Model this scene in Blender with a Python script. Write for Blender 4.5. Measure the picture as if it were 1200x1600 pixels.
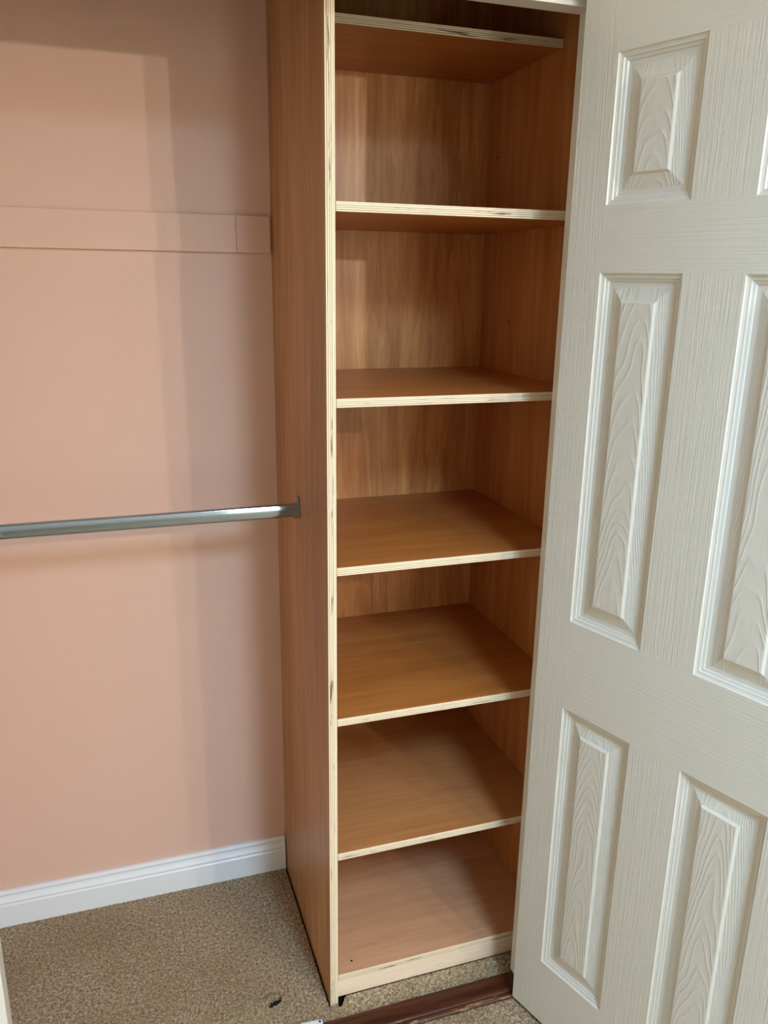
import bpy, bmesh, math, random
from mathutils import Vector, Matrix
random.seed(7)
for o in list(bpy.data.objects): bpy.data.objects.remove(o)
SC = bpy.context.scene
COL = SC.collection

# ------------------------------------------------------------------ camera
CAM_POS = Vector((-0.37235, -1.43835, 1.57406))
YAW, PITCH, ROLL = 0.325222, -0.273555, 0.012765
F_PX = 1279.365
cyw, syw, cp, sp = math.cos(YAW), math.sin(YAW), math.cos(PITCH), math.sin(PITCH)
fwd = Vector((syw*cp, cyw*cp, sp)); rt = Vector((cyw, -syw, 0)); up = rt.cross(fwd)
r2 = rt*math.cos(ROLL)+up*math.sin(ROLL); u2 = up*math.cos(ROLL)-rt*math.sin(ROLL)
cam_data = bpy.data.cameras.new('camera'); cam = bpy.data.objects.new('camera', cam_data); COL.objects.link(cam)
M = Matrix((r2, u2, -fwd)).transposed().to_4x4(); M.translation = CAM_POS
cam.matrix_world = M
cam_data.sensor_fit = 'HORIZONTAL'; cam_data.sensor_width = 36.0; cam_data.lens = F_PX/1200*36.0
cam_data.clip_start = 0.02
SC.camera = cam

# ------------------------------------------------------------------ light and exposure
EXPOSURE = -0.42
WORLD_S = 0.1
WINDOW_W, WINDOW_COL = 36.0, (0.80, 0.90, 0.80)
ROOF_FILL_W, ROOF_FILL_COL = 104.0, (0.43, 0.68, 0.96)
LAMP_W, LAMP_COL = 54.0, (1.0, 0.89, 0.76)
SC.view_settings.view_transform = 'Standard'; SC.view_settings.look = 'None'
SC.view_settings.exposure = EXPOSURE; SC.view_settings.gamma = 1.0
SC.view_settings.use_curve_mapping = False
world = bpy.data.worlds.new('world'); SC.world = world; world.use_nodes = True
wn = world.node_tree.nodes; wl = world.node_tree.links
bg = wn['Background']; sky = wn.new('ShaderNodeTexSky'); sky.sky_type = 'HOSEK_WILKIE'
sky.turbidity = 4; sky.sun_direction = Vector((0.3, 0.5, 0.7)).normalized()
wl.new(sky.outputs[0], bg.inputs[0]); bg.inputs[1].default_value = WORLD_S

# room numbers (metres; z = 0 is the top of the closet carpet)
YB, BACK = 0.4866, 0.5028              # painted back wall, back panel of the shelf unit
XL = -0.82                             # closet's left side
ROOM_X0, ROOM_X1, ROOM_Y0, CEIL = -1.9, 2.1, -4.0, 2.36
WIN_X0, WIN_X1, WIN_Z0, WIN_Z1 = 0.40, 0.88, 0.10, 2.06
LEAN = 0.0105

def area(name, loc, rot, sx, sy, power, col):
    l = bpy.data.lights.new(name, 'AREA'); l.shape = 'RECTANGLE'; l.size = sx; l.size_y = sy
    l.energy = power; l.color = col
    o = bpy.data.objects.new(name, l); COL.objects.link(o); o.location = loc; o.rotation_euler = rot
    return o
area('window_daylight', ((WIN_X0+WIN_X1)/2, ROOM_Y0-0.10, (WIN_Z0+WIN_Z1)/2), (math.radians(90), 0, 0),
     WIN_X1-WIN_X0, WIN_Z1-WIN_Z0, WINDOW_W, WINDOW_COL)
area('added_roof_fill', (0.325, -2.0, CEIL+0.09), (0, 0, 0), 0.35, 0.8, ROOF_FILL_W, ROOF_FILL_COL)  # added overhead fill, stands in for daylight bounced off the ceiling
BULBS = [(0.99, -2.33, 2.0), (1.235, -2.33, 2.0)]
for b in BULBS:
    l = bpy.data.lights.new('bulb_light', 'POINT'); l.energy = LAMP_W; l.color = LAMP_COL; l.shadow_soft_size = 0.018
    o = bpy.data.objects.new('bulb_light', l); COL.objects.link(o); o.location = b

# ------------------------------------------------------------------ materials
def new_mat(name):
    m = bpy.data.materials.new(name); m.use_nodes = True
    nt = m.node_tree; return m, nt, nt.nodes['Principled BSDF']
def N(nt, t, **kw):
    n = nt.nodes.new(t)
    for k, v in kw.items():
        if k.startswith('i_'): n.inputs[k[2:].replace('_', ' ')].default_value = v
        else: setattr(n, k, v)
    return n
def srgb(r, g, b):
    f = lambda c: c/12.92 if c <= 0.04045 else ((c+0.055)/1.055)**2.4
    return (f(r/255), f(g/255), f(b/255), 1)
def ramp(nt, fac, stops, interp='LINEAR'):
    r = nt.nodes.new('ShaderNodeValToRGB'); r.color_ramp.interpolation = interp
    e = r.color_ramp.elements
    while len(e) > 1: e.remove(e[-1])
    e[0].position = stops[0][0]; e[0].color = stops[0][1]
    for p, c in stops[1:]:
        k = e.new(p); k.color = c
    nt.links.new(fac, r.inputs[0]); return r.outputs[0]
def math_n(nt, op, a, b=None, c=None, clamp=False):
    n = nt.nodes.new('ShaderNodeMath'); n.operation = op; n.use_clamp = clamp
    for i, v in enumerate((a, b, c)):
        if v is None: continue
        if isinstance(v, (int, float)): n.inputs[i].default_value = v
        else: nt.links.new(v, n.inputs[i])
    return n.outputs[0]
def mix_c(nt, fac, a, b, mode='MIX'):
    n = nt.nodes.new('ShaderNodeMix'); n.data_type = 'RGBA'; n.blend_type = mode
    for s, v in ((n.inputs[0], fac), (n.inputs[6], a), (n.inputs[7], b)):
        if isinstance(v, (int, float, tuple)): s.default_value = v
        else: nt.links.new(v, s)
    return n.outputs[2]
def coords(nt):
    return nt.nodes.new('ShaderNodeTexCoord').outputs['Object']
def mapped(nt, vec, scale, loc=(0, 0, 0)):
    n = nt.nodes.new('ShaderNodeMapping'); n.inputs['Scale'].default_value = scale; n.inputs['Location'].default_value = loc
    nt.links.new(vec, n.inputs[0]); return n.outputs[0]
def noise(nt, vec, scale, detail=4, rough=0.5, w=None, dist=0.0):
    n = nt.nodes.new('ShaderNodeTexNoise'); n.inputs['Scale'].default_value = scale
    n.inputs['Detail'].default_value = detail; n.inputs['Roughness'].default_value = rough
    n.inputs['Distortion'].default_value = dist
    if w is not None:
        n.noise_dimensions = '4D'; nt.links.new(w, n.inputs['W'])
    nt.links.new(vec, n.inputs['Vector']); return n.outputs['Fac']
def bump(nt, bsdf, h, strength, dist):
    n = nt.nodes.new('ShaderNodeBump'); n.inputs['Strength'].default_value = strength; n.inputs['Distance'].default_value = dist
    nt.links.new(h, n.inputs['Height']); nt.links.new(n.outputs[0], bsdf.inputs['Normal'])

def spot_mask(nt, vec, spots):
    """1 at the listed holes (x, y, z, radius) in object space"""
    out = None
    for x, y, z, r in spots:
        d = nt.nodes.new('ShaderNodeVectorMath'); d.operation = 'DISTANCE'
        nt.links.new(vec, d.inputs[0]); d.inputs[1].default_value = (x, y, z)
        m = math_n(nt, 'SUBTRACT', 1.0, math_n(nt, 'DIVIDE', d.outputs['Value'], r), clamp=True)
        m = math_n(nt, 'MULTIPLY', m, 4.0, clamp=True)
        out = m if out is None else math_n(nt, 'MAXIMUM', out, m)
    return out

def veneer(name, axis, dark, mid, light, rough=0.42, spots=(), swirl=1.0, spread=0.12):
    m, nt, b = new_mat(name)
    v = coords(nt); rnd = nt.nodes.new('ShaderNodeObjectInfo').outputs['Random']
    w = math_n(nt, 'MULTIPLY', rnd, 37.0)
    al = {0: (1, 8, 8), 1: (8, 1, 8), 2: (8, 8, 1)}[axis]
    big = noise(nt, mapped(nt, v, tuple(a*0.75 for a in al)), 1.0, 4, 0.5, w, 0.7*swirl)
    fl = {0: (6, 160, 160), 1: (160, 6, 160), 2: (160, 160, 6)}[axis]
    # fibres that follow the swirl of the figure
    addv = nt.nodes.new('ShaderNodeVectorMath'); addv.operation = 'MULTIPLY_ADD'
    cmb = nt.nodes.new('ShaderNodeCombineXYZ')
    for i in range(3): nt.links.new(big, cmb.inputs[i])
    nt.links.new(cmb.outputs[0], addv.inputs[0]); addv.inputs[1].default_value = tuple(0.0 if i == axis else 0.05*swirl for i in range(3))
    nt.links.new(v, addv.inputs[2])
    fine = noise(nt, mapped(nt, addv.outputs[0], fl), 1.0, 5, 0.62, w)
    fm = {0: (3, 45, 45), 1: (45, 3, 45), 2: (45, 45, 3)}[axis]
    med = noise(nt, mapped(nt, addv.outputs[0], fm), 1.0, 3, 0.5, w)
    t = math_n(nt, 'ADD', math_n(nt, 'MULTIPLY', big, 0.38), math_n(nt, 'ADD', math_n(nt, 'MULTIPLY', fine, 0.29), math_n(nt, 'MULTIPLY', med, 0.33)))
    c = ramp(nt, t, [(0.5-spread, dark), (0.5, mid), (0.5+spread, light)])
    fk = {0: (25, 500, 500), 1: (500, 25, 500), 2: (500, 500, 25)}[axis]
    flk = noise(nt, mapped(nt, v, fk), 1.0, 1, 0.4, w)
    fmask = ramp(nt, flk, [(0.70, (0, 0, 0, 1)), (0.76, (1, 1, 1, 1))])
    c = mix_c(nt, math_n(nt, 'MULTIPLY', fmask, 0.35), c, (0.05, 0.022, 0.01, 1))
    if spots:
        c = mix_c(nt, spot_mask(nt, v, spots), c, (0.012, 0.006, 0.004, 1))
    nt.links.new(c, b.inputs['Base Color'])
    b.inputs['Roughness'].default_value = rough
    b.inputs['Specular IOR Level'].default_value = 0.45
    bump(nt, b, fine, 0.25, 0.0006)
    return m

V_DARK, V_MID, V_LIGHT = srgb(152, 102, 62), srgb(182, 132, 86), srgb(204, 156, 112)

def ply_edge(name, axis, length_axis, thick, offset, seed):
    """sanded laminated edge: plies stacked along `axis`"""
    m, nt, b = new_mat(name)
    v = coords(nt); s = nt.nodes.new('ShaderNodeSeparateXYZ'); nt.links.new(v, s.inputs[0])
    rnd = nt.nodes.new('ShaderNodeObjectInfo').outputs['Random']; w = math_n(nt, 'MULTIPLY_ADD', rnd, 23.0, seed)
    sc = [1.0, 1.0, 1.0]; sc[length_axis] = 9.0
    wob = noise(nt, mapped(nt, v, tuple(sc)), 1.0, 3, 0.6, w)
    t = math_n(nt, 'ADD', math_n(nt, 'DIVIDE', math_n(nt, 'ADD', s.outputs[axis], offset), thick),
               math_n(nt, 'MULTIPLY', math_n(nt, 'SUBTRACT', wob, 0.5), 0.10))
    L, T, G = srgb(252, 240, 218), srgb(224, 200, 162), srgb(132, 104, 76)
    K = srgb(240, 220, 186)
    stops = [(0.0, srgb(222, 180, 140)), (0.03, L), (0.15, K), (0.165, G), (0.24, T), (0.275, K), (0.37, L), (0.395, G), (0.45, T), (0.485, K),
             (0.57, L), (0.60, G), (0.655, T), (0.685, K), (0.80, L), (0.82, G), (0.86, K), (0.96, L), (1.0, srgb(222, 180, 140))]
    c = ramp(nt, t, stops)
    # dark core voids and torn fibres
    sv = [260.0]*3; sv[length_axis] = 11.0
    vd = noise(nt, mapped(nt, v, tuple(sv)), 1.0, 3, 0.7, w)
    band = ramp(nt, t, [(0.13, (0, 0, 0, 1)), (0.22, (1, 1, 1, 1)), (0.62, (1, 1, 1, 1)), (0.72, (0, 0, 0, 1))])
    vm = math_n(nt, 'MULTIPLY', ramp(nt, vd, [(0.585, (0, 0, 0, 1)), (0.625, (1, 1, 1, 1))]), band)
    c = mix_c(nt, math_n(nt, 'MULTIPLY', vm, 0.85), c, srgb(70, 48, 34))
    nt.links.new(c, b.inputs['Base Color']); b.inputs['Roughness'].default_value = 0.6
    bump(nt, b, t, 0.15, 0.0005)
    return m

def paint(name, col, rough, bscale=0, bstr=0, bdist=0.0004, spec=0.5):
    m, nt, b = new_mat(name)
    b.inputs['Base Color'].default_value = col; b.inputs['Roughness'].default_value = rough
    b.inputs['Specular IOR Level'].default_value = spec
    if bscale:
        v = coords(nt); h = noise(nt, v, bscale, 3, 0.55); bump(nt, b, h, bstr, bdist)
    return m

def wall_mat():
    m, nt, b = new_mat('pink_wall_paint')
    v = coords(nt)
    big = noise(nt, v, 2.5, 2, 0.5)
    c = mix_c(nt, math_n(nt, 'MULTIPLY', big, 0.25), srgb(226, 190, 172), srgb(220, 180, 160))
    nt.links.new(c, b.inputs['Base Color']); b.inputs['Roughness'].default_value = 0.55
    b.inputs['Specular IOR Level'].default_value = 0.3
    h = math_n(nt, 'ADD', noise(nt, v, 160, 3, 0.6), math_n(nt, 'MULTIPLY', noise(nt, v, 45, 2, 0.5), 0.6))
    bump(nt, b, h, 0.28, 0.0007)
    return m

def carpet_mat():
    m, nt, b = new_mat('beige_carpet')
    v = coords(nt)
    n1 = noise(nt, v, 360, 3, 0.7); n2 = noise(nt, v, 150, 3, 0.6); n3 = noise(nt, v, 4.5, 3, 0.55)
    t = math_n(nt, 'ADD', math_n(nt, 'MULTIPLY', n1, 0.6), math_n(nt, 'MULTIPLY', n2, 0.4))
    c = ramp(nt, t, [(0.40, srgb(108, 88, 62)), (0.5, srgb(172, 150, 120)), (0.61, srgb(222, 206, 180))])
    c = mix_c(nt, ramp(nt, n3, [(0.42, (0, 0, 0, 1)), (0.7, (0.35, 0.35, 0.35, 1))]), c, srgb(134, 108, 74))
    nt.links.new(c, b.inputs['Base Color']); b.inputs['Roughness'].default_value = 0.95
    b.inputs['Specular IOR Level'].default_value = 0.1
    bump(nt, b, t, 1.0, 0.006)
    return m

def door_mat(kind):
    m, nt, b = new_mat('white_door_paint_'+kind)
    v = coords(nt)
    b.inputs['Base Color'].default_value = srgb(216, 214, 205)
    b.inputs['Roughness'].default_value = 0.27
    if kind == 'upright_grain':
        h = noise(nt, mapped(nt, v, (330, 330, 5)), 1.0, 2, 0.6); st = 1.0
    elif kind == 'level_grain':
        h = noise(nt, mapped(nt, v, (5, 330, 330)), 1.0, 2, 0.6); st = 0.7
    elif kind == 'figured_grain':
        # cathedral arches pressed into the panels
        s = nt.nodes.new('ShaderNodeSeparateXYZ'); nt.links.new(v, s.inputs[0])
        big = noise(nt, mapped(nt, v, (9, 9, 3.0)), 1.0, 2, 0.4)
        ctr = math_n(nt, 'SUBTRACT', math_n(nt, 'FLOORED_MODULO', math_n(nt, 'SUBTRACT', s.outputs[0], 0.0724), 0.26), 0.079)
        arch = math_n(nt, 'MULTIPLY', math_n(nt, 'MULTIPLY', ctr, ctr), 260.0)
        ph = math_n(nt, 'ADD', math_n(nt, 'ADD', math_n(nt, 'MULTIPLY', s.outputs[2], 2.2), arch), math_n(nt, 'MULTIPLY', big, 1.3))
        wv = math_n(nt, 'SINE', math_n(nt, 'MULTIPLY', ph, 62.0))
        fibre = noise(nt, mapped(nt, v, (300, 300, 14)), 1.0, 3, 0.6)
        wv = math_n(nt, 'POWER', math_n(nt, 'MULTIPLY_ADD', wv, 0.5, 0.5), 5.0)
        h = math_n(nt, 'ADD', math_n(nt, 'MULTIPLY', math_n(nt, 'MULTIPLY', wv, 0.9), noise(nt, v, 30, 2, 0.5)), math_n(nt, 'MULTIPLY', fibre, 0.3)); st = 1.0
    if kind == 'moulding':
        return m
    bump(nt, b, h, st, 0.0009)
    return m

def metal(name, col, rough):
    m, nt, b = new_mat(name); b.inputs['Base Color'].default_value = col
    b.inputs['Metallic'].default_value = 1; b.inputs['Roughness'].default_value = rough
    return m

M_WALL = wall_mat()
M_CARPET = carpet_mat()
M_WHITE = paint('white_gloss_paint', srgb(232, 230, 222), 0.28, 60, 0.08)
M_SKIRT = paint('skirting_paint', srgb(236, 240, 246), 0.3, 90, 0.1)
M_ROOM = paint('room_wall_paint', srgb(226, 220, 208), 0.8)
M_CEIL = paint('ceiling_paint', srgb(235, 232, 226), 0.85)
M_CHROME = metal('polished_chrome', (0.33, 0.41, 0.50, 1), 0.09)
M_STEEL = metal('dull_screw_steel', (0.35, 0.33, 0.30, 1), 0.4)
M_BRASS = metal('lamp_brass', (0.5, 0.36, 0.16, 1), 0.3)
M_VOID = paint('dark_subfloor', srgb(46, 34, 24), 0.9)
M_PLASTIC = paint('white_plastic', srgb(226, 230, 236), 0.35)
M_BLUE = paint('dark_blue_plastic', srgb(40, 50, 110), 0.4)
M_PLINTH = veneer('pale_plinth_wood', 0, srgb(214, 188, 160), srgb(234, 210, 184), srgb(244, 226, 204), 0.55)
M_DUST = paint('plaster_dust', srgb(226, 214, 196), 0.9)

def threshold_mat():
    m, nt, b = new_mat('worn_dark_varnish')
    v = coords(nt)
    g = noise(nt, mapped(nt, v, (5, 90, 90)), 1.0, 4, 0.6)
    c = ramp(nt, g, [(0.35, srgb(52, 24, 14)), (0.65, srgb(88, 46, 27))])
    s = nt.nodes.new('ShaderNodeSeparateXYZ'); nt.links.new(v, s.inputs[0])
    edge = math_n(nt, 'MULTIPLY', math_n(nt, 'SUBTRACT', -0.0935, s.outputs[1]), 160.0, clamp=True)
    wr = noise(nt, mapped(nt, v, (22, 120, 120)), 1.0, 4, 0.65)
    wm = math_n(nt, 'MULTIPLY', edge, ramp(nt, wr, [(0.56, (0, 0, 0, 1)), (0.63, (1, 1, 1, 1))]))
    c = mix_c(nt, math_n(nt, 'MULTIPLY', wm, 0.7), c, srgb(168, 124, 88))
    nt.links.new(c, b.inputs['Base Color']); b.inputs['Roughness'].default_value = 0.3
    bump(nt, b, g, 0.25, 0.0008)
    return m
M_THRESH = threshold_mat()

# ------------------------------------------------------------------ mesh helpers
def link(name, bm, mats, parent=None, loc=(0, 0, 0), smooth=False):
    me = bpy.data.meshes.new(name); bmesh.ops.recalc_face_normals(bm, faces=bm.faces[:]) ; bm.to_mesh(me); bm.free()
    for m in (mats if isinstance(mats, (list, tuple)) else [mats]): me.materials.append(m)
    if smooth:
        for p in me.polygons: p.use_smooth = True
    o = bpy.data.objects.new(name, me); COL.objects.link(o); o.location = loc
    if parent: o.parent = parent
    return o
def box(bm, x0, x1, y0, y1, z0, z1, bev=0.0, mi=0):
    vs = [bm.verts.new(c) for c in ((x0,y0,z0),(x1,y0,z0),(x1,y1,z0),(x0,y1,z0),(x0,y0,z1),(x1,y0,z1),(x1,y1,z1),(x0,y1,z1))]
    fs = [bm.faces.new([vs[i] for i in f]) for f in ((0,3,2,1),(4,5,6,7),(0,1,5,4),(1,2,6,5),(2,3,7,6),(3,0,4,7))]
    for f in fs: f.material_index = mi
    if bev:
        es = list({e for f in fs for e in f.edges})
        r = bmesh.ops.bevel(bm, geom=es, offset=bev, segments=2, affect='EDGES', profile=0.6)
    return fs
def prism(bm, pts, x0, x1, mi=0):
    """polygon in (y, z) extruded along x"""
    a = [bm.verts.new((x0, y, z)) for y, z in pts]; b = [bm.verts.new((x1, y, z)) for y, z in pts]
    n = len(pts)
    bm.faces.new(a); bm.faces.new(b[::-1])
    for i in range(n): bm.faces.new((a[i], b[i], b[(i+1) % n], a[(i+1) % n]))
def cyl(bm, c, axis, r, l, seg=24, r2=None):
    mt = Matrix.Translation(c) @ {0: Matrix.Rotation(math.pi/2, 4, 'Y'), 1: Matrix.Rotation(math.pi/2, 4, 'X'), 2: Matrix.Identity(4)}[axis]
    bmesh.ops.create_cone(bm, cap_ends=True, segments=seg, radius1=r, radius2=r if r2 is None else r2, depth=l, matrix=mt)
def struct(o): o['kind'] = 'structure'; return o
def tag(o, label, cat, group=None):
    o['label'] = label; o['category'] = cat
    if group: o['group'] = group
    return o
def empty(name, loc):
    o = bpy.data.objects.new(name, None); COL.objects.link(o); o.location = loc; o.empty_display_size = 0.05; return o

# ------------------------------------------------------------------ room shell
W0, W1 = 0.5351, 0.5531            # right panel of the unit
def shell(name, boxes, mats):
    bm = bmesh.new()
    for b in boxes: box(bm, *b)
    return struct(link(name, bm, mats))
shell('wall_back', [(XL-0.1, 0.0-0.0, YB, YB+0.10, -0.02, CEIL)], M_WALL)
shell('wall_left', [(XL-0.1, XL, -0.0, YB, -0.02, CEIL)], M_WALL)
RX0, RX1, RY0, RY1 = 0.15, 0.50, -2.4, -1.6  # ceiling opening added only to let the overhead fill through
shell('ceiling', [(ROOM_X0-0.1, RX0, ROOM_Y0-0.1, YB+0.14, CEIL, CEIL+0.1), (RX1, ROOM_X1+0.1, ROOM_Y0-0.1, YB+0.14, CEIL, CEIL+0.1),
                  (RX0, RX1, ROOM_Y0-0.1, RY0, CEIL, CEIL+0.1), (RX0, RX1, RY1, YB+0.14, CEIL, CEIL+0.1)], M_CEIL)
JR, JL, HZ = 0.4285, -0.636, 2.013     # stop faces of the door frame, underside of the head stop
FY0, FY1 = -0.118, -0.0                # partition wall between room and closet
shell('wall_front', [(XL-0.1, JL-0.046, FY0, FY1, -0.02, CEIL), (JL-0.046, JR+0.044, FY0-0.018, -0.062, HZ+0.044, CEIL),
                     (JR+0.046, ROOM_X1+0.1, FY0, -0.032, -0.02, CEIL), (ROOM_X0-0.1, XL-0.1, FY0, FY1, -0.02, CEIL)], M_ROOM)
shell('wall_right', [(ROOM_X1, ROOM_X1+0.1, ROOM_Y0, FY0, -0.02, CEIL)], M_ROOM)
shell('wall_room_left', [(ROOM_X0-0.1, ROOM_X0, ROOM_Y0, FY0, -0.02, CEIL)], M_ROOM)
shell('wall_window', [(ROOM_X0-0.1, WIN_X0, ROOM_Y0-0.1, ROOM_Y0, -0.02, CEIL), (WIN_X1, ROOM_X1+0.1, ROOM_Y0-0.1, ROOM_Y0, -0.02, CEIL),
                      (WIN_X0, WIN_X1, ROOM_Y0-0.1, ROOM_Y0, -0.02, WIN_Z0), (WIN_X0, WIN_X1, ROOM_Y0-0.1, ROOM_Y0, WIN_Z1, CEIL)], M_ROOM)
# window: frame with one pane
bm = bmesh.new()
for b in ((WIN_X0, WIN_X0+0.04, ROOM_Y0-0.07, ROOM_Y0-0.03, WIN_Z0, WIN_Z1), (WIN_X1-0.04, WIN_X1, ROOM_Y0-0.07, ROOM_Y0-0.03, WIN_Z0, WIN_Z1),
          (WIN_X0+0.04, WIN_X1-0.04, ROOM_Y0-0.07, ROOM_Y0-0.03, WIN_Z0, WIN_Z0+0.04), (WIN_X0+0.04, WIN_X1-0.04, ROOM_Y0-0.07, ROOM_Y0-0.03, WIN_Z1-0.04, WIN_Z1)):
    box(bm, *b, 0.003)
struct(link('window_1', bm, M_WHITE))

# ------------------------------------------------------------------ floor: dark subfloor and carpet with the cuts the photo shows
shell('floor_1', [(ROOM_X0-0.1, ROOM_X1+0.1, ROOM_Y0-0.1, YB+0.1, -0.05, -0.016)], M_VOID)
from mathutils import noise as mn
TH_Y0, TH_Y1, TH_Z = -0.108, -0.049, 0.010
def carpet_piece(x0, x1, y0, y1, step, keep, hfun):
    bm = bmesh.new(); nx = int(round((x1-x0)/step)); ny = int(round((y1-y0)/step)); g = {}
    for i in range(nx+1):
        for j in range(ny+1):
            x = x0+(x1-x0)*i/nx; y = y0+(y1-y0)*j/ny
            if keep(x, y):
                g[i, j] = bm.verts.new((x, y, hfun(x, y)))
    for i in range(nx):
        for j in range(ny):
            q = [(i, j), (i+1, j), (i+1, j+1), (i, j+1)]
            if all(k in g for k in q): bm.faces.new([g[k] for k in q])
    be = [e for e in bm.edges if len(e.link_faces) == 1]
    r = bmesh.ops.extrude_edge_only(bm, edges=be)
    for v in r['geom']:
        if isinstance(v, bmesh.types.BMVert): v.co.z = -0.014
    return bm
def rag(a, s=90, amp=0.0022): return amp*mn.noise(Vector((a*s, 3.1, 0)))+amp*0.8*mn.noise(Vector((a*s*3.1, 9.1, 0)))
HX, HY = -0.121, 0.050
def keep(x, y):
    if -0.0035+rag(y) < x < 0.0205+rag(y+5) and y > -0.0025+rag(x, 200): return False      # divider slot
    if x >= 0.0205 and y > 0.0012: return False
    if 0.017 < x < 0.034 and y > -0.013 and (x-0.018) < 0.016+0.9*y: return False         # dark gap beside divider
    dx, dy = x-HX, y-HY                                                                    # torn hole
    if ((dx-0.003)/0.015)**2+((dy+0.004-0.35*dx)/0.0105)**2 < 1+0.7*mn.noise(Vector((x*150, y*150, 0))): return False
    return True
def hfun(x, y):
    h = 0.0013*mn.noise(Vector((x*160, y*160, 0)))+0.0016*mn.noise(Vector((x*330, y*330, 4)))
    if x > 0.010 and y < 0.006: h += 0.014*min(1, max(0, (x-0.012)/0.02))*min(1, max(0, 1+(y)/0.055))
    d = math.hypot(x-HX, (y-HY-0.001)*1.3)
    if d < 0.022 and y > HY-0.006: h += 0.014*(1-d/0.022)*(1+0.9*mn.noise(Vector((x*230, y*230, 8))))
    return h
bm = carpet_piece(XL, JR+0.04, TH_Y1-0.001, YB-0.002, 0.0025, keep, hfun)
carpet = link('floor', bm, M_CARPET, smooth=True); struct(carpet)
bm = bmesh.new()
def hroom(x, y): return -0.001+0.0013*mn.noise(Vector((x*160, y*160, 0)))+0.0016*mn.noise(Vector((x*330, y*330, 4)))
bm = carpet_piece(0.0, 0.9, -0.50, TH_Y0, 0.0035, lambda x, y: True, hroom)
struct(link('floor_2', bm, M_CARPET, smooth=True))
shell('floor_3', [(ROOM_X0, 0.0, ROOM_Y0, TH_Y0, -0.016, -0.001), (0.9, ROOM_X1, ROOM_Y0, TH_Y0, -0.016, -0.001), (0.0, 0.9, ROOM_Y0, -0.50, -0.016, -0.001)], M_CARPET)

# threshold board between the rooms, with a worn rounded nosing
bm = bmesh.new()
prism(bm, [(TH_Y1, -0.015), (TH_Y1, TH_Z-0.001), (TH_Y1-0.001, TH_Z), (-0.092, TH_Z), (-0.0955, TH_Z-0.0015), (-0.097, TH_Z-0.004),
           (-0.100, TH_Z-0.0035), (-0.105, TH_Z-0.005), (TH_Y0, TH_Z-0.009), (TH_Y0, -0.015)], JL-0.03, JR+0.03)
struct(link('trim_1', bm, M_THRESH))

# ------------------------------------------------------------------ door frame (leans a little into the room, like the door)
lean = Matrix.Rotation(LEAN, 4, 'X')
def leaned(o): o.matrix_world = lean @ o.matrix_world; return o
bm = bmesh.new()   # right jamb: lining and stop
box(bm, JR+0.013, JR+0.043, FY0, -0.042, TH_Z, HZ+0.043, 0.0012)
box(bm, JR, JR+0.0135, -0.083, -0.0425, TH_Z+0.002, HZ+0.012, 0.0015)
leaned(struct(link('trim_2', bm, M_WHITE)))
bm = bmesh.new()   # left jamb
box(bm, JL-0.043, JL-0.013, FY0, -0.042, TH_Z, HZ+0.043, 0.0012)
box(bm, JL-0.0135, JL, -0.083, -0.0425, TH_Z+0.002, HZ+0.012, 0.0015)
leaned(struct(link('trim_3', bm, M_WHITE)))
bm = bmesh.new()   # head
box(bm, JL-0.012, JR+0.012, FY0, -0.042, HZ+0.013, HZ+0.043, 0.0012)
box(bm, JL+0.0005, JR-0.0005, -0.083, -0.0425, HZ, HZ+0.0135, 0.0015)
leaned(struct(link('trim_4', bm, M_WHITE)))

# ------------------------------------------------------------------ skirting board
bm = bmesh.new()
S0 = YB-0.0005; H = 0.0976
prof = [(S0, -0.012), (S0-0.0155, -0.012), (S0-0.0155, 0.060), (S0-0.0135, 0.0625), (S0-0.0128, 0.0645), (S0-0.0142, 0.067), (S0-0.0142, 0.0705),
        (S0-0.0125, 0.074), (S0-0.0100, 0.079), (S0-0.0088, 0.083), (S0-0.0084, 0.0855), (S0-0.0098, 0.0875), (S0-0.0105, 0.0905), (S0-0.0100, 0.0935), (S0-0.0085, 0.0962), (S0-0.006, H), (S0, H)]
prism(bm, prof, XL+0.002, -0.0035)
struct(link('baseboard_back', bm, M_SKIRT))

# ------------------------------------------------------------------ batten on the back wall (two lengths butted together)
bat = empty('wall_batten', (-0.4, YB, 1.673))
tag(bat, 'flat pink painted timber batten fixed across the bare closet wall above the rail', 'batten')
for x0, x1, nm in ((XL+0.003, -0.0805, 'long_board'), (-0.0800, -0.0045, 'short_board')):
    bm = bmesh.new(); box(bm, x0+0.4, x1+0.4, -0.0125, -0.0003, 1.6338-1.673, 1.7122-1.673, 0.0012)
    link(nm, bm, M_WALL, bat)

# ------------------------------------------------------------------ shelving unit
T = 0.018
Z = [2.0427, 1.7069, 1.3690, 1.0431, 0.7176, 0.3954, 0.0750]
TS = 0.017
unit = empty('shelving_unit', (0, 0, 0))
tag(unit, 'tall built-in plywood shelving unit with seven shelves and laminated edges, beside the hanging rail', 'shelving unit')
div_spots = [(0, 0.13, 0.99, 0.0022), (0, 0.20, 1.02, 0.0022), (0, 0.245, 1.124, 0.0030), (0, 0.30, 1.60, 0.002), (0, 0.06, 0.81, 0.0022), (0, 0.10, 1.28, 0.0022), (0, 0.05, 0.42, 0.0022), (0, 0.36, 1.35, 0.002)]
M_VZ = veneer('upright_brown_veneer', 2, V_DARK, V_MID, V_LIGHT, 0.40, div_spots)
M_VB = veneer('back_panel_veneer', 2, srgb(170, 100, 54), srgb(206, 142, 84), srgb(230, 174, 112), 0.34, (), 2.6, 0.13)
M_VR = veneer('side_panel_veneer', 2, srgb(168, 100, 52), srgb(192, 126, 72), srgb(206, 148, 94), 0.42, [(W0, 0.45, 1.86, 0.004), (W0, 0.35, 1.49, 0.0035)])
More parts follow.
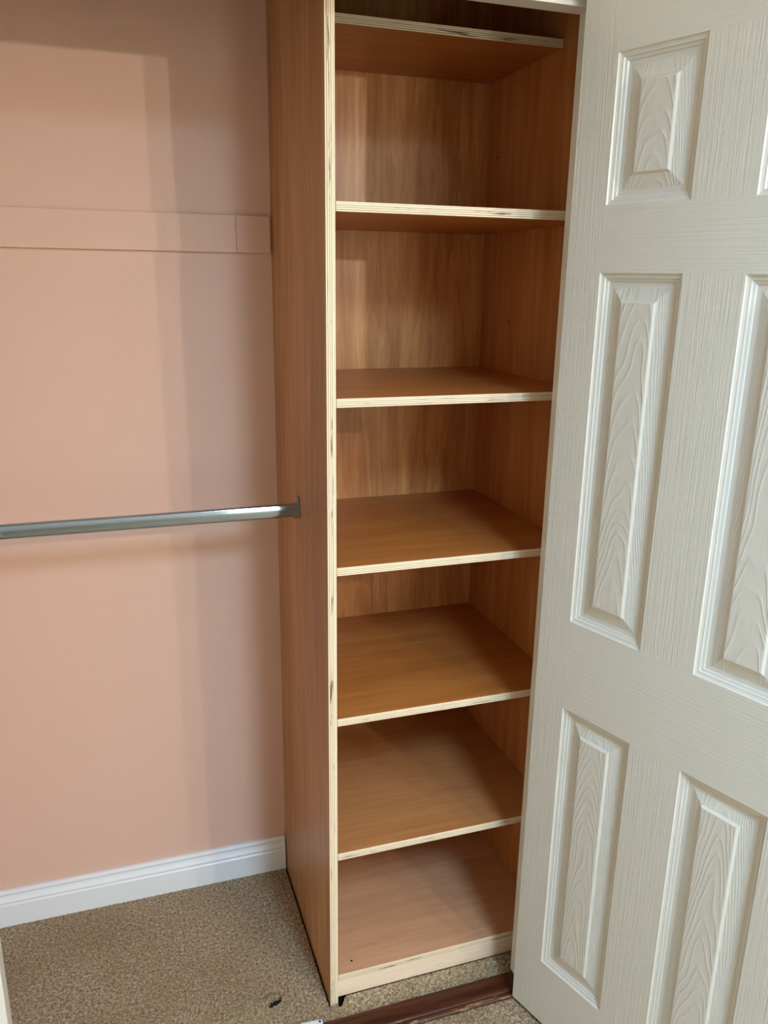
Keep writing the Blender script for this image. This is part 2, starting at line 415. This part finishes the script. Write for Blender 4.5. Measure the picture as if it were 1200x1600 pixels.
M_VX = veneer('shelf_veneer', 0, srgb(158, 92, 40), srgb(182, 114, 54), srgb(202, 138, 76), 0.38, (), 2.6, 0.20)  # upper shelves: darker copy, with less daylight in its colour
M_VX7 = veneer('bottom_shelf_veneer_daylit', 0, srgb(186, 134, 98), srgb(208, 158, 120), srgb(222, 178, 142), 0.38, [(0.04, 0.031, 0, 0.0032)], 2.6, 0.20)  # bottom shelf: paler and pinker, mostly daylight painted into the tone
M_VX6 = veneer('lower_shelf_veneer_daylit', 0, srgb(164, 104, 60), srgb(186, 128, 78), srgb(203, 150, 100), 0.38, (), 2.6, 0.20)  # next shelf up: some of the same daylight painted into its tone
M_EZ = ply_edge('upright_ply_edge', 0, 2, T, 0.0, 3.0)
M_EX = ply_edge('shelf_ply_edge', 2, 0, TS, TS, 1.0)
def panel(name, x0, x1, y0, y1, z0, z1, face, edge, loc, front_only=True):
    bm = bmesh.new(); box(bm, x0, x1, y0, y1, z0, z1)
    es = [e for e in bm.edges if all(abs(v.co.y-y0) < 1e-6 for v in e.verts)]
    bmesh.ops.bevel(bm, geom=es, offset=0.0005, segments=1, affect='EDGES')
    bm.normal_update()
    for f in bm.faces:
        f.material_index = 1 if f.normal.y < -0.9 else 0
    return link(name, bm, [face, edge], unit, loc)
panel('divider_panel', 0, T, 0, BACK-0.001, -0.010, CEIL-0.004, M_VZ, M_EZ, (0, 0, 0))
panel('side_panel', W0, W1, -0.030, BACK-0.001, -0.010, CEIL-0.004, M_VR, M_EZ, (0, 0, 0))
bm = bmesh.new(); box(bm, 0.001, W1+0.02, BACK, BACK+0.009, -0.010, CEIL-0.004)
link('back_panel', bm, M_VB, unit)
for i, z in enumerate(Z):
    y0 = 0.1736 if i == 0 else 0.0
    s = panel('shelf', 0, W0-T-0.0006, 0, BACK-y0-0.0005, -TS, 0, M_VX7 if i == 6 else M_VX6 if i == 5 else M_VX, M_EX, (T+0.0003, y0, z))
    if i == 0: s['label'] = 'set-back top shelf, shallower than the rest'
bm = bmesh.new(); box(bm, T+0.0005, W0-0.0005, 0.003, 0.021, 0.0125, Z[6]-TS-0.0003, 0.0008)
pl = link('plinth', bm, M_PLINTH, unit); pl['label'] = 'pale timber plinth'
# flat support under shelf 1 hidden; small screw heads in the edge of the divider
# ------------------------------------------------------------------ hanging rail
RY, RZ = 0.245, 1.0960
rail = empty('hanging_rail', (0, RY, RZ))
tag(rail, 'polished chrome clothes rail running level from the plywood divider to the left', 'clothes rail')
bm = bmesh.new()
hw, hh = 0.0078, 0.0142
pts = []
for k in range(40):                       # flattened oval tube
    a = 2*math.pi*k/40; ca, sa = math.cos(a), math.sin(a)
    pts.append((hw*math.copysign(abs(ca)**0.30, ca), hh*math.copysign(abs(sa)**0.62, sa)))
prism(bm, pts, XL+0.002, -0.002)
tube = link('tube', bm, M_CHROME, rail)
for p in tube.data.polygons: p.use_smooth = len(p.vertices) == 4
for e in tube.data.edges:                # keep the cut ends crisp
    v0, v1 = (tube.data.vertices[k].co.x for k in e.vertices)
    if abs(v0-v1) < 1e-6: e.use_edge_sharp = True
for s, x0 in ((1, -0.0005), (-1, XL+0.0005)):
    bm = bmesh.new()
    # socket plate, cup around the tube and an ear with the screw
    xa, xb = (x0-0.0022, x0) if s > 0 else (x0, x0+0.0022)
    box(bm, xa, xb, -0.0095, 0.0095, -0.0175, 0.0185, 0.0006)
    box(bm, xa, xb, -0.0065, 0.0065, 0.0180, 0.0300, 0.0006)
    xc, xd = (x0-0.0125, x0-0.002) if s > 0 else (x0+0.002, x0+0.0125)
    box(bm, xc, xd, -0.0092, 0.0092, -0.0166, -0.0146, 0.0005)
    for ys in (-1, 1):
        box(bm, xc, xd, min(ys*0.0078, ys*0.0094), max(ys*0.0078, ys*0.0094), -0.0162, 0.004, 0.0004)
    br = link('rail_socket', bm, M_CHROME, rail)
    bm = bmesh.new(); cyl(bm, (xa-0.0008 if s > 0 else xb+0.0008, 0, 0.0245), 0, 0.0032, 0.0018)
    link('screw', bm, M_STEEL, br)

# ------------------------------------------------------------------ six-panel door, open into the room
DW, DH, DT = 0.5605, 2.014, 0.035
U = [0.0724, 0.2289, 0.3323, 0.4888]
ZP = [(0.1666, 0.7799), (0.9620, 1.5949), (1.7007, 1.9255)]
Z0D = 0.010
PROF = [(0.0, 0.0), (0.0015, 0.0026), (0.0050, 0.0040), (0.0075, 0.0042), (0.0090, 0.0066), (0.0130, 0.0078), (0.0145, 0.0098), (0.0200, 0.0102),
        (0.0230, 0.0100), (0.0430, 0.0045), (0.0465, 0.0012), (0.0485, 0.0008)]
def door_mesh():
    bm = bmesh.new()
    us = [0.0]+U+[DW]; zs = [Z0D]+[c for p in ZP for c in p]+[Z0D+DH]
    for side in (0, 1):
        yy = lambda d: d if side == 0 else DT-d
        V = {}
        def vert(u, z, d):
            k = (round(u, 6), round(z, 6), round(d, 6))
            if k not in V: V[k] = bm.verts.new((u, yy(d), z))
            return V[k]
        for i in range(5):
            for j in range(7):
                u0, u1, z0, z1 = us[i], us[i+1], zs[j], zs[j+1]
                if i in (1, 3) and j in (1, 3, 5):
                    prev = [vert(u0, z0, 0), vert(u1, z0, 0), vert(u1, z1, 0), vert(u0, z1, 0)]
                    for d, h in PROF[1:]:
                        cur = [vert(u0+d, z0+d, h), vert(u1-d, z0+d, h), vert(u1-d, z1-d, h), vert(u0+d, z1-d, h)]
                        for k in range(4):
                            f = bm.faces.new((prev[k], prev[(k+1) % 4], cur[(k+1) % 4], cur[k]))
                            f.material_index = 2 if (d > 0.04 and d < 0.045) else 3
                        prev = cur
                    f = bm.faces.new(prev); f.material_index = 2
                else:
                    f = bm.faces.new((vert(u0, z0, 0), vert(u1, z0, 0), vert(u1, z1, 0), vert(u0, z1, 0)))
                    f.material_index = 0 if (i in (0, 4) or (i == 2 and j in (1, 3, 5))) else 1
        V0 = V
        if side == 0: front = [vert(0, Z0D, 0), vert(DW, Z0D, 0), vert(DW, Z0D+DH, 0), vert(0, Z0D+DH, 0)]
        else: back = [vert(0, Z0D, 0), vert(DW, Z0D, 0), vert(DW, Z0D+DH, 0), vert(0, Z0D+DH, 0)]
    for k in range(4):
        f = bm.faces.new((front[k], front[(k+1) % 4], back[(k+1) % 4], back[k])); f.material_index = 0
    return bm
bm = door_mesh()
door = link('door_1', bm, [door_mat('upright_grain'), door_mat('level_grain'), door_mat('figured_grain'), door_mat('moulding')])
struct(door)
# local x runs from the hinge to the free edge, local +y is the far side of the slab
DANG = -1.2430
door.matrix_world = Matrix.Translation((0.3985, -0.1131, 0)) @ lean @ Matrix.Rotation(DANG, 4, 'Z')

# ------------------------------------------------------------------ small white plastic block on the threshold
blk = empty('plastic_block', (-0.0585, -0.0675, TH_Z)); blk.rotation_euler = (0, 0, math.radians(-4))
tag(blk, 'small white plastic block lying on the dark wooden threshold near the divider', 'plastic block')
bm = bmesh.new(); box(bm, -0.025, 0.025, -0.017, 0.017, 0, 0.016, 0.004); link('body', bm, M_PLASTIC, blk)
bm = bmesh.new(); cyl(bm, (0.0185, 0.010, 0.0163), 2, 0.0026, 0.0012); ins = link('blue_insert', bm, M_BLUE, blk)

# ------------------------------------------------------------------ ceiling light of the room (behind the camera)
lamp = empty('ceiling_lamp', (1.11, -2.33, CEIL))
tag(lamp, 'brass two-bulb ceiling light hanging in the room behind the viewer', 'lamp')
bm = bmesh.new(); cyl(bm, (0, 0, -0.012), 2, 0.05, 0.024, r2=0.06); link('canopy', bm, M_BRASS, lamp)
bm = bmesh.new(); cyl(bm, (0, 0, -0.15), 2, 0.006, 0.26); cyl(bm, (0, 0, -0.27), 0, 0.006, 0.25)
for x in (-0.1225, 0.1225): cyl(bm, (x, 0, -0.295), 2, 0.014, 0.05)
link('arm', bm, M_BRASS, lamp)
